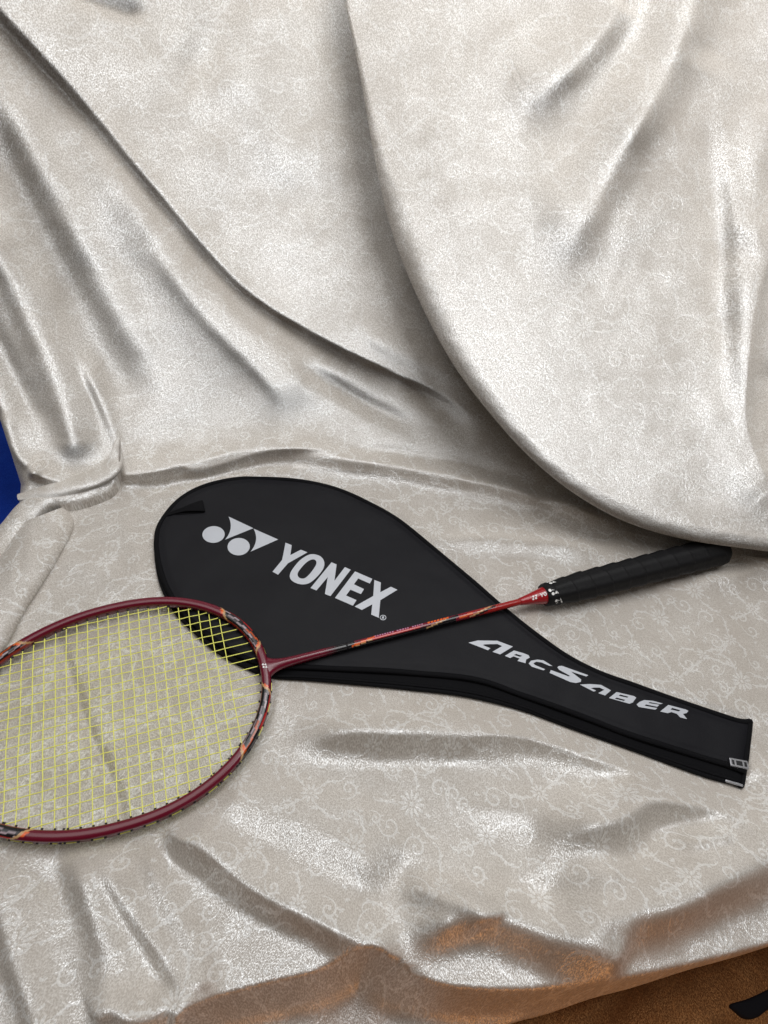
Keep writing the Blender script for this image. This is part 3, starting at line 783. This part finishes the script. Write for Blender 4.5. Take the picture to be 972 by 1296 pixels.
def circle(cx, cy, rx, ry, n=40, rot=0):
    a = np.linspace(0, 2 * np.pi, n, endpoint=False); c, s = math.cos(rot), math.sin(rot)
    return [(cx + rx * math.cos(t) * c - ry * math.sin(t) * s, cy + rx * math.cos(t) * s + ry * math.sin(t) * c) for t in a]
def cs(P, n=60): return [tuple(p) for p in smooth(P, n, True)]
def arc3(a, m, b, n=14):
    """quadratic curve from a through control near m to b (exclusive end)"""
    a, m, b = map(np.array, (a, m, b)); c = 2 * m - (a + b) / 2
    t = np.linspace(0, 1, n)[:, None]; P = a * (1 - t)**2 + 2 * c * t * (1 - t) + b * t**2
    return [tuple(p) for p in P]
def sc_g(glyph, ox, oy, k): return [[(ox + x / k, oy + y / k) for x, y in lp] for lp in glyph]
def flat_map(z):
    def f(P):
        W = on_z(P, z); return W - COFF
    return f
G_logo = [[circle(210, 253, 98, 73, 48, -.05)], [circle(431, 360, 98, 76, 48, -.05)],
          [[(560, 198)] + arc3((312, 298), (360, 200), (342, 95))], [[(778, 297)] + arc3((535, 404), (583, 305), (562, 202))]]
G_logo = [sc_g(g, 240, 640, 6.943) for g in G_logo]
G_yx = [
 [[(122,96),(167,114),(157,186),(233,147),(281,166),(140,245),(68,328),(28,306),(97,222),(105,185)]],
 [cs([(285,186),(330,180),(375,195),(399,225),(402,265),(380,308),(333,360),(290,390),(240,398),(190,385),(158,358),(154,325),(178,280),(228,222)]),
  cs([(312,218),(338,222),(346,245),(328,282),(287,333),(255,355),(222,350),(209,325),(225,292),(270,242)], 50)],
 [[(303,424),(455,238),(492,254),(476,372),(552,273),(594,292),(447,483),(407,467),(428,345),(346,442)]],
 [[(625,304),(750,358),(732,392),(648,355),(617,397),(690,432),(668,468),(592,436),(560,478),(636,512),(610,552),(480,496)]],
 [[(765,366),(812,384),(808,455),(885,415),(932,437),(808,512),(797,640),(742,616),(750,542),(675,583),(622,558),(757,482)]],
 [circle(828, 638, 23, 19, 32), circle(828, 638, 18.5, 14.5, 32)],
 [[(818,647),(824,628),(836,631),(836,637),(831,639),(837,649),(832,648),(827,640),(823,648)]],
]
G_yx = [sc_g(g, 340, 670, 5.718) for g in G_yx]
a1 = [
 [[(78,142),(150,125),(300,127),(420,172),(322,232),(262,212),(338,168),(300,152),(205,155),(187,160),(247,185),(228,200)]],
 [[(358,243),(428,202),(500,222),(540,238),(550,256),(522,272),(517,300),(455,282),(472,264),(425,247),(398,260)], [(445,228),(492,243),(474,251),(428,237)]],
 [[(725,322),(700,320),(640,294),(600,288),(578,300),(590,314),(668,346),(655,355),(565,326),(541,303),(560,280),(610,272),(655,278)]],
 [[(762,332),(772,322),(797,320),(1000,392),(985,402),(866,364),(945,425),(942,443),(905,452),(860,444),(702,374),(712,352),(850,402),(858,396),(775,350)]],
]
a2 = [
 [[(80,208),(150,204),(232,210),(305,250),(262,287),(212,270),(256,246),(222,230),(180,230),(160,234),(197,252),(180,259)]],
 [[(290,305),(345,262),(470,291),(488,303),(476,318),(462,338),(438,347)], [(372,280),(432,296),(422,303),(360,289)], [(345,302),(408,319),(398,327),(333,311)]],
 [[(680,345),(610,326),(545,320),(510,334),(490,352),(505,370),(625,390),(640,378),(556,363),(548,357),(560,352),(640,369),(655,354),(576,342),(585,335),(662,350)]],
 [[(660,403),(720,355),(845,388),(865,398),(852,415),(826,420),(855,458),(805,445),(782,420),(742,407),(715,415)], [(748,377),(808,394),(794,402),(735,388)]],
]
G_arc = [sc_g(g, 580, 790, 6.075) for g in a1] + [sc_g(g, 720, 830, 5.718) for g in a2]
ZT = ZP + .0006 + .0003
print_mesh('logo_print', G_logo, flat_map(ZT), M_print, cover)
print_mesh('lettering', G_yx, flat_map(ZT), M_print, cover)
print_mesh('lettering', G_arc, flat_map(ZT), M_print, cover)

# ------------------------------------------------------------------ racket
RC = np.array([-.2037, .1746]); PHI = .4373; ZR = .0115
rax = np.array([math.cos(PHI), math.sin(PHI), 0.]); rpr = np.array([-math.sin(PHI), math.cos(PHI), 0.]); ez = np.array([0, 0, 1.])
racket = bpy.data.objects.new('badminton_racket', None); COL.objects.link(racket)
racket.location = (RC[0], RC[1], 0)
tag(racket, 'crimson badminton racket with yellow strings and black wrapped grip, its shaft across the black cover', 'badminton racket')
def R3(u, v, z):  # racket-local to object space
    u, v, z = np.broadcast_arrays(np.asarray(u, float), np.asarray(v, float), np.asarray(z, float))
    return u[..., None] * rax + v[..., None] * rpr + z[..., None] * ez
# outer outline of the head: oval measured off the photo with a smooth correction
rim_w = on_z(np.array(RIM_PX[1:-1]), ZR)[:, :2] - RC
ru, rv = rim_w @ rax[:2], rim_w @ rpr[:2]
A_, B_, NN = .1275, .1015, 2.3
th = np.arctan2(rv / B_, ru / A_)
def oval(t):
    c, s = np.cos(t), np.sin(t); k = (np.abs(c)**NN + np.abs(s)**NN)**(-1 / NN); return A_ * c * k, B_ * s * k
ou, ov = oval(th); ratio = np.hypot(ru, rv) / np.hypot(ou, ov) - 1
K = 4; Mx = np.stack([np.ones_like(th)] + [f(k * th) for k in range(1, K + 1) for f in (np.cos, np.sin)], 1)
reg = np.diag([.02] + [.02 * k * k for k in range(1, K + 1) for _ in (0, 1)])
coef = np.linalg.solve(Mx.T @ Mx + reg, Mx.T @ ratio)
def outline(t, inset=0.):
    Mt = np.stack([np.ones_like(t)] + [f(k * t) for k in range(1, K + 1) for f in (np.cos, np.sin)], -1)
    r = 1 + Mt @ coef; u, v = oval(t); u, v = u * r, v * r
    if inset:
        du, dv = np.gradient(u), np.gradient(v); l = np.hypot(du, dv); u, v = u - dv / l * inset, v + du / l * inset
    return u, v
NT = 900
t_ = np.linspace(-np.pi, np.pi, NT, endpoint=False)
def outline_closed(inset):
    t = np.linspace(-np.pi, np.pi, NT, endpoint=False); te = np.r_[t[-3:] - 2 * np.pi, t, t[:3] + 2 * np.pi]
    u, v = outline(te)
    du, dv = np.gradient(u), np.gradient(v); l = np.hypot(du, dv)
    return (u - dv / l * inset)[3:-3], (v + du / l * inset)[3:-3], (dv / l)[3:-3], (-du / l)[3:-3]
HW, HH = .0047, .0054
cu_, cv_, nu_, nv_ = outline_closed(HW)
ns = 32; a = np.linspace(0, 2 * np.pi, ns, endpoint=False)
def se(c, p): return np.sign(c) * np.abs(c)**p
sx, sz = se(np.cos(a), .72) * HW, se(np.sin(a), .8) * HH
groove = np.exp(-((a + np.pi) % (2 * np.pi) - np.pi)**2 / .06); sx = sx - .0012 * groove     # string groove on the outside
fu = cu_[:, None] + nu_[:, None] * sx; fv = cv_[:, None] + nv_[:, None] * sx; fz = ZR + np.broadcast_to(sz, fu.shape)
Vf = R3(fu, fv, fz).reshape(-1, 3)
CRIM = np.array([.12, .002, .015]); RED = np.array([.40, .012, .010]); BLK = np.array([.006, .005, .007]); ORA = np.array([.70, .11, .015]); GLD = np.array([.50, .30, .14]); SIL = np.array([.42, .33, .36])
T2 = np.repeat(t_, ns) * 180 / np.pi; A2 = np.tile((a + np.pi) % (2 * np.pi) - np.pi, NT)        # A2: 0 outside, +pi/2 top, pi inside
col = np.tile(CRIM, (len(T2), 1))
def paint(mask, c): col[mask] = c
def zone(lo, hi, sl=0): s = T2 - sl * (A2 - np.pi / 2); return (s > lo) & (s < hi)
side = A2 - np.pi / 2     # 0 on top, + inside, - outside
def stripes(lo, hi, flip=1):
    z = zone(lo, hi, 3 * flip)
    paint(z, BLK)
    ph = (T2 - lo) / (hi - lo)
    paint(z & (np.abs(side - .75 + .9 * ph) < .06), SIL * .7)
    paint(z & (np.abs(side - .45 + .9 * ph) < .05), SIL)
    paint(z & (side < -.35 - .6 * (ph - .2)) & (side > -1.6) & (ph > .35), RED)
    paint(z & (np.abs(side + .5 - 1.2 * ph) < .12) & (ph < .45), ORA * .7)
    paint(z & (side > .9) & (side < 1.7), RED * .7)
    for e in (lo, hi):
        paint(zone(e - 1.0, e + .6, 3 * flip) & (np.abs(side) < 1.3), GLD)
        paint(zone(e + .2, e + 1.6, 3 * flip) & (np.abs(side) < .3), ORA)
stripes(-43, -12, 1); stripes(12, 40, -1)
stripes(-146, -124, 1); stripes(128, 150, -1)
stripes(166, 179, 1); stripes(-179, -168, -1)
frame = link('frame', mesh_np('frame', Vf, grid_faces(NT, ns, 0, True, True), col=col), M_paint, racket)
frame['label'] = 'crimson oval racket frame with black, red and gold streaks beside the throat'

# throat piece
def loft(sections, nsv, colf=None, pz=.85):
    """sections: (s, halfwidth, halfheight, z)"""
    aa = np.linspace(0, 2 * np.pi, nsv, endpoint=False); V = []
    for s, hw, hh, z in sections: V.append(R3(s, se(np.cos(aa), pz) * hw, z + se(np.sin(aa), pz) * hh))
    V = np.vstack(V); return cap(V, grid_faces(len(sections), nsv, 0, True), len(sections), nsv)
u0 = outline(np.array([-.01, 0, .01]))[0][1]
ZS = .0135
sec = []
for s in np.linspace(0, 1, 40):
    d = s * .082 - .006
    hw = .0045 + .0125 * math.exp(-(d + .006) / .0065) - .0012 * s
    hh = .0050 - .0012 * s
    if s > .8: hw = hw + (.0036 - hw) * (s - .8) / .2; hh = hh + (.0036 - hh) * (s - .8) / .2
    sec.append((u0 + d, hw, hh, ZR + (ZS - ZR) * s))
V, Fc = loft(sec, 24)
cT = np.tile(CRIM, (len(V), 1)); sS = V @ rax - u0
cT[sS > .066] = BLK
k_ = (sS > .052) & (sS <= .066); cT[k_] = CRIM * (1 - ((sS[k_] - .052) / .014)[:, None]) + BLK * ((sS[k_] - .052) / .014)[:, None]
link('throat', mesh_np('throat', V, Fc, col=cT), M_paint, racket)
# shaft
s0, s1 = u0 + .074, .400
ss = np.linspace(s0, s1, 420); nsh = 20; aa = np.linspace(0, 2 * np.pi, nsh, endpoint=False)
zs_ = ZS + (ss - s0) / (s1 - s0) * .0025
rs_ = np.full(len(ss), .0035)
V = R3(ss[:, None], np.cos(aa) * rs_[:, None], zs_[:, None] + np.sin(aa) * rs_[:, None]).reshape(-1, 3)
S_ = np.repeat((ss - s0) / (s1 - s0), nsh); AS = np.tile((aa - np.pi / 2 + np.pi) % (2 * np.pi) - np.pi, len(ss))  # 0 top, + far side
cS = np.tile(CRIM, (len(V), 1)); AS = -AS
def pm(m, c): cS[m] = c
mixr = sstep((S_ - .55) / .25)[:, None]; cS = CRIM * 1.25 * (1 - mixr) + RED * .72 * mixr
pm((S_ < .60) & (AS < -.15 + .4 * np.sin(S_ * 9)), BLK)
pm((S_ < .05) , BLK)
pm((S_ > .03) & (S_ < .16) & (np.abs(AS + 1.0 - S_ * 9) < .28), ORA)
pm((S_ > .05) & (S_ < .14) & (np.abs(AS + 1.45 - S_ * 9) < .12), GLD)
pm((S_ > .14) & (S_ < .40) & (np.abs(AS + .15) < .22), RED * 1.1)
pm((S_ > .43) & (S_ < .56) & (np.abs(AS + 1.2 - (S_ - .43) * 12) < .22), GLD)
pm((S_ > .46) & (S_ < .62) & (np.abs(AS + 1.9 - (S_ - .43) * 12) < .45), BLK)
pm((S_ > .62) & (S_ < .70) & (np.abs(AS + .6 - (S_ - .62) * 6) < .3), ORA * .8)
pm((S_ > .68) & (S_ < .82) & (np.abs(AS + 1.1 - (S_ - .68) * 13) < .22), GLD)
pm((S_ > .71) & (S_ < .84) & (np.abs(AS + 1.7 - (S_ - .68) * 13) < .3), BLK)
link('shaft', mesh_np('shaft', V, grid_faces(len(ss), nsh, 0, True), col=cS), M_paint, racket)
# tiny unreadable line of print on the shaft
def shaft_map(off=.0002):
    def f(P):
        s, arc = P[:, 0], P[:, 1]; an = arc / .0035; z = ZS + (s - s0) / (s1 - s0) * .0025
        return R3(s, -np.sin(an) * (.0035 + off) * -1, z + np.cos(an) * (.0035 + off))
    return f
marks = []; x = s0 + .030
for k in range(20):
    wv = .0011 + .0008 * rng.rand()
    if k not in (8, 14): marks.append([[(x, .0006), (x + wv, .0006), (x + wv + .0005, .0024), (x + .0005, .0024)]])
    x += wv + .0011
print_mesh('shaft_print', marks, shaft_map(), M_mark, racket)
marks = []; x = s0 + .086
for k in range(7):
    marks.append([[(x, .0002), (x + .0024, .0002), (x + .0030, .0025), (x + .0006, .0025)]]); x += .0034
print_mesh('shaft_print', marks, shaft_map(.00025), simple('orange_print', tuple(ORA), .4), racket)

# cone
zc0, zc1 = ZS + .0025, ZS + .0030
def cone_r(s):
    f = np.clip((s - .3975) / .032, 0, 1); return .0040 + .0060 * f**1.1
cs_ = np.r_[.3970, np.linspace(.3975, .4315, 24)]
sec = [(s, float(cone_r(s)) - (.0005 if i == 0 else 0), float(cone_r(s)) - (.0005 if i == 0 else 0), zc0 + (s - .3975) / .034 * .0005) for i, s in enumerate(cs_)]
V, Fc = loft(sec, 32, pz=1.0)
cc = np.tile(np.array([.30, .010, .014]), (len(V), 1))
link('grip_cone', mesh_np('grip_cone', V, Fc, col=cc), M_paint, racket)
# wrapped grip
gs = np.linspace(.4260, .665, 420); na = 64; ga = np.linspace(0, 2 * np.pi, na, endpoint=False)
Sg, Ag = np.meshgrid(gs, ga, indexing='ij'); f = (Sg - .4260) / .2480
rad = .0120 + .0027 * sstep(f / .2) + .0022 * f + .0014 * sstep((f - .93) / .05)
rad += .00035 * np.cos(8 * Ag)                                    # faint octagon
ph = ((Sg / .0215) - Ag / (2 * np.pi)) % 1.0
rad += .0013 * (ph**1.6) * (1 - sstep((ph - .93) / .07)) + .0002 * pnoise(Sg * 400, Ag * 6)
rad *= 1 - .1 * np.exp(-((Sg - .4260) / .002)**2)
rad *= np.sqrt(np.clip(1 - np.clip((Sg - .659) / .0062, 0, 1)**2, .05, 1))
ZG0, ZG1 = ZS + .0027, .0188
zg = ZG0 + (ZG1 - ZG0) * f
V = R3(Sg, rad * np.cos(Ag), zg + rad * np.sin(Ag)).reshape(-1, 3)
V, Fc = cap(V, grid_faces(len(gs), na, 0, True), len(gs), na)
link('grip', mesh_np('grip', V, Fc), M_grip, racket)
# white prints on the cone and on the start of the tape
def cyl_map(rf, zf, off=.00025):
    def f(P):
        s, arc = P[:, 0], P[:, 1]; r = rf(s) + off; an = arc / r
        return R3(s, np.sin(an) * r, zf(s) + np.cos(an) * r)
    return f
def mini_logo(s, arc, k, rot=0.):
    c, sn = math.cos(rot), math.sin(rot)
    def T(lp): return [(s + (x * c - y * sn) * k, arc + (x * sn + y * c) * k) for x, y in lp]
    return [[T(circle(-.75, -.55, .42, .42, 20))], [T(circle(.45, -.55, .42, .42, 20))],
            [T([(.2, .8), (-1.0, .8), (-.62, .35), (-.5, -.02), (-.42, -.2)])], [T([(1.4, .8), (.22, .8), (.58, .35), (.7, -.02), (.78, -.2)])]]
def letters_YO(s, arc, k):
    def T(lp): return [(s + x * k, arc + y * k) for x, y in lp]
    return [[T([(-.9, .8), (-.5, .8), (-.25, .25), (.1, .8), (.5, .8), (-.05, -.05), (-.15, -.8), (-.5, -.8), (-.4, -.05)])],
            [T(circle(1.15, 0, .62, .82, 28)), T(circle(1.15, 0, .3, .5, 28))]]
zf = lambda s: zc0 + (s - .3975) / .034 * .0005
print_mesh('cone_print', mini_logo(.4120, -.0022, .0026), cyl_map(cone_r, zf), M_white, racket)
print_mesh('cone_print', letters_YO(.4205, -.0024, .0026), cyl_map(cone_r, zf), M_white, racket)
gr = lambda s: .0128 + 0 * s; zgf = lambda s: ZG0 + (ZG1 - ZG0) * (s - .4260) / .2480
for sx_, ar in ((.43155, -.0035), (.4355, .0100), (.4365, -.0165)):
    print_mesh('tape_print', mini_logo(sx_, ar, .0040, -1.1), cyl_map(gr, zgf, .0004), M_white, racket)
# small mark on the frame at the throat
def top_map(P): return R3(P[:, 0], P[:, 1], ZR + .0056)
print_mesh('throat_print', mini_logo(u0 - .0045, .0, .0022, -1.5), top_map, M_white, racket)

# strings
iu, iv, _, _ = outline_closed(.0092)
def chord_u(v):      # main string at offset v: u range
    k = np.sign(iv - v); idx = np.where(k != np.roll(k, -1))[0]; us_ = sorted([iu[i] + (v - iv[i]) / (iv[(i + 1) % NT] - iv[i]) * (iu[(i + 1) % NT] - iu[i]) for i in idx]); return us_[0], us_[-1]
def chord_v(u):
    k = np.sign(iu - u); idx = np.where(k != np.roll(k, -1))[0]; vs_ = sorted([iv[i] + (u - iu[i]) / (iu[(i + 1) % NT] - iu[i]) * (iv[(i + 1) % NT] - iv[i]) for i in idx]); return vs_[0], vs_[-1]
mains = (np.arange(22) - 10.5) * .00855 + (iv.max() + iv.min()) / 2
umin, umax = iu.min(), iu.max()
crosses = np.linspace(umin + .011, umax - .028, 25)
grom = []
def add_grom(u, v):
    # barrel from the inner face through the frame
    i = np.argmin((iu - u)**2 + (iv - v)**2); nrm = np.array([nu_[i], nv_[i]])
    for d0, d1, r in ((-.0016, .0018, .0010), (.0078, .0096, .0010)):
        p = np.array([u, v]); a0 = p + nrm * d0; a1 = p + nrm * d1
        P = R3(np.array([a0[0], a1[0]]), np.array([a0[1], a1[1]]), ZR)
        v_, f_ = tube(P, r, 6); grom.append(cap(v_, f_, 2, 6))
SR = .00046
for i, v in enumerate(mains):
    a0, a1 = chord_u(v)
    us_ = np.linspace(a0 - .002, a1 + .002, 90)
    z = ZR + .00030 * np.cos(np.interp(us_, crosses, np.arange(len(crosses)) * np.pi) + i * np.pi)
    Vt, Ft = tube(R3(us_, v, z), SR, 5); link('string', mesh_np('string', Vt, Ft), M_string, racket)
    add_grom(a0, v); add_grom(a1, v)
for j, u in enumerate(crosses):
    a0, a1 = chord_v(u)
    vs_ = np.linspace(a0 - .002, a1 + .002, 90)
    z = ZR - .00030 * np.cos(np.interp(vs_, mains, np.arange(22) * np.pi) + j * np.pi)
    Vt, Ft = tube(R3(u + .0002 * np.sin(vs_ * 90), vs_, z), SR, 5, ref=(1e-3, 0, 1)); link('string', mesh_np('string', Vt, Ft), M_string, racket)
    add_grom(u, a0); add_grom(u, a1)
Vg, Fg = joinVF(grom)
tag(link('grommets', mesh_np('grommets', Vg, Fg), M_grom, racket, False), kind='stuff', label='tiny black grommets all round the frame')
# string lying in the outer groove between pairs of grommets
ouu, ovv, _, _ = outline_closed(.0006)
runs = []
ends = sorted([math.atan2(v, u) for v in mains for u in chord_u(v)] + [math.atan2(v, u) for u in crosses for v in chord_v(u)])
angs = np.arctan2(ovv, ouu)
for k in range(0, len(ends) - 1, 2):
    m = np.where((angs > ends[k]) & (angs < ends[k + 1]))[0]
    if len(m) < 3: continue
    o_ = .0002
    P = R3(ouu[m] + nu_[m] * o_, ovv[m] + nv_[m] * o_, ZR - .0004)
    Vg, Fg = tube(P, .0005, 5)
    link('outer_string', mesh_np('outer_string', Vg, Fg), M_string, racket)

# ------------------------------------------------------------------ black rounded piece at the lower right corner
blob = on_z(smooth([(924,1272),(948,1264),(985,1247),(1010,1245),(1000,1262),(972,1279),(958,1289),(944,1290),(932,1282)], 48, True), -.115)
c = blob.mean(0); bm = bmesh.new()
rings = []
for (k, dz) in ((1, -.02), (1, -.004), (.96, -.001), (.88, 0), (.5, .0006)):
    rings.append([bm.verts.new(Vector(((p - c) * [k, k, 1] + [0, 0, dz]).tolist())) for p in blob])
for a0, a1 in zip(rings[:-1], rings[1:]):
    for i in range(48): bm.faces.new((a0[i], a0[(i + 1) % 48], a1[(i + 1) % 48], a1[i]))
bm.faces.new(rings[-1]); bm.faces.new(rings[0][::-1])
bmesh.ops.recalc_face_normals(bm, faces=bm.faces[:])
me = bpy.data.meshes.new('black_foot'); bm.to_mesh(me); bm.free()
bf = link('black_foot', me, M_blackp); bf.location = c.tolist()
tag(bf, 'small black rounded piece on the rust brown seat at the lower right corner', 'black piece')
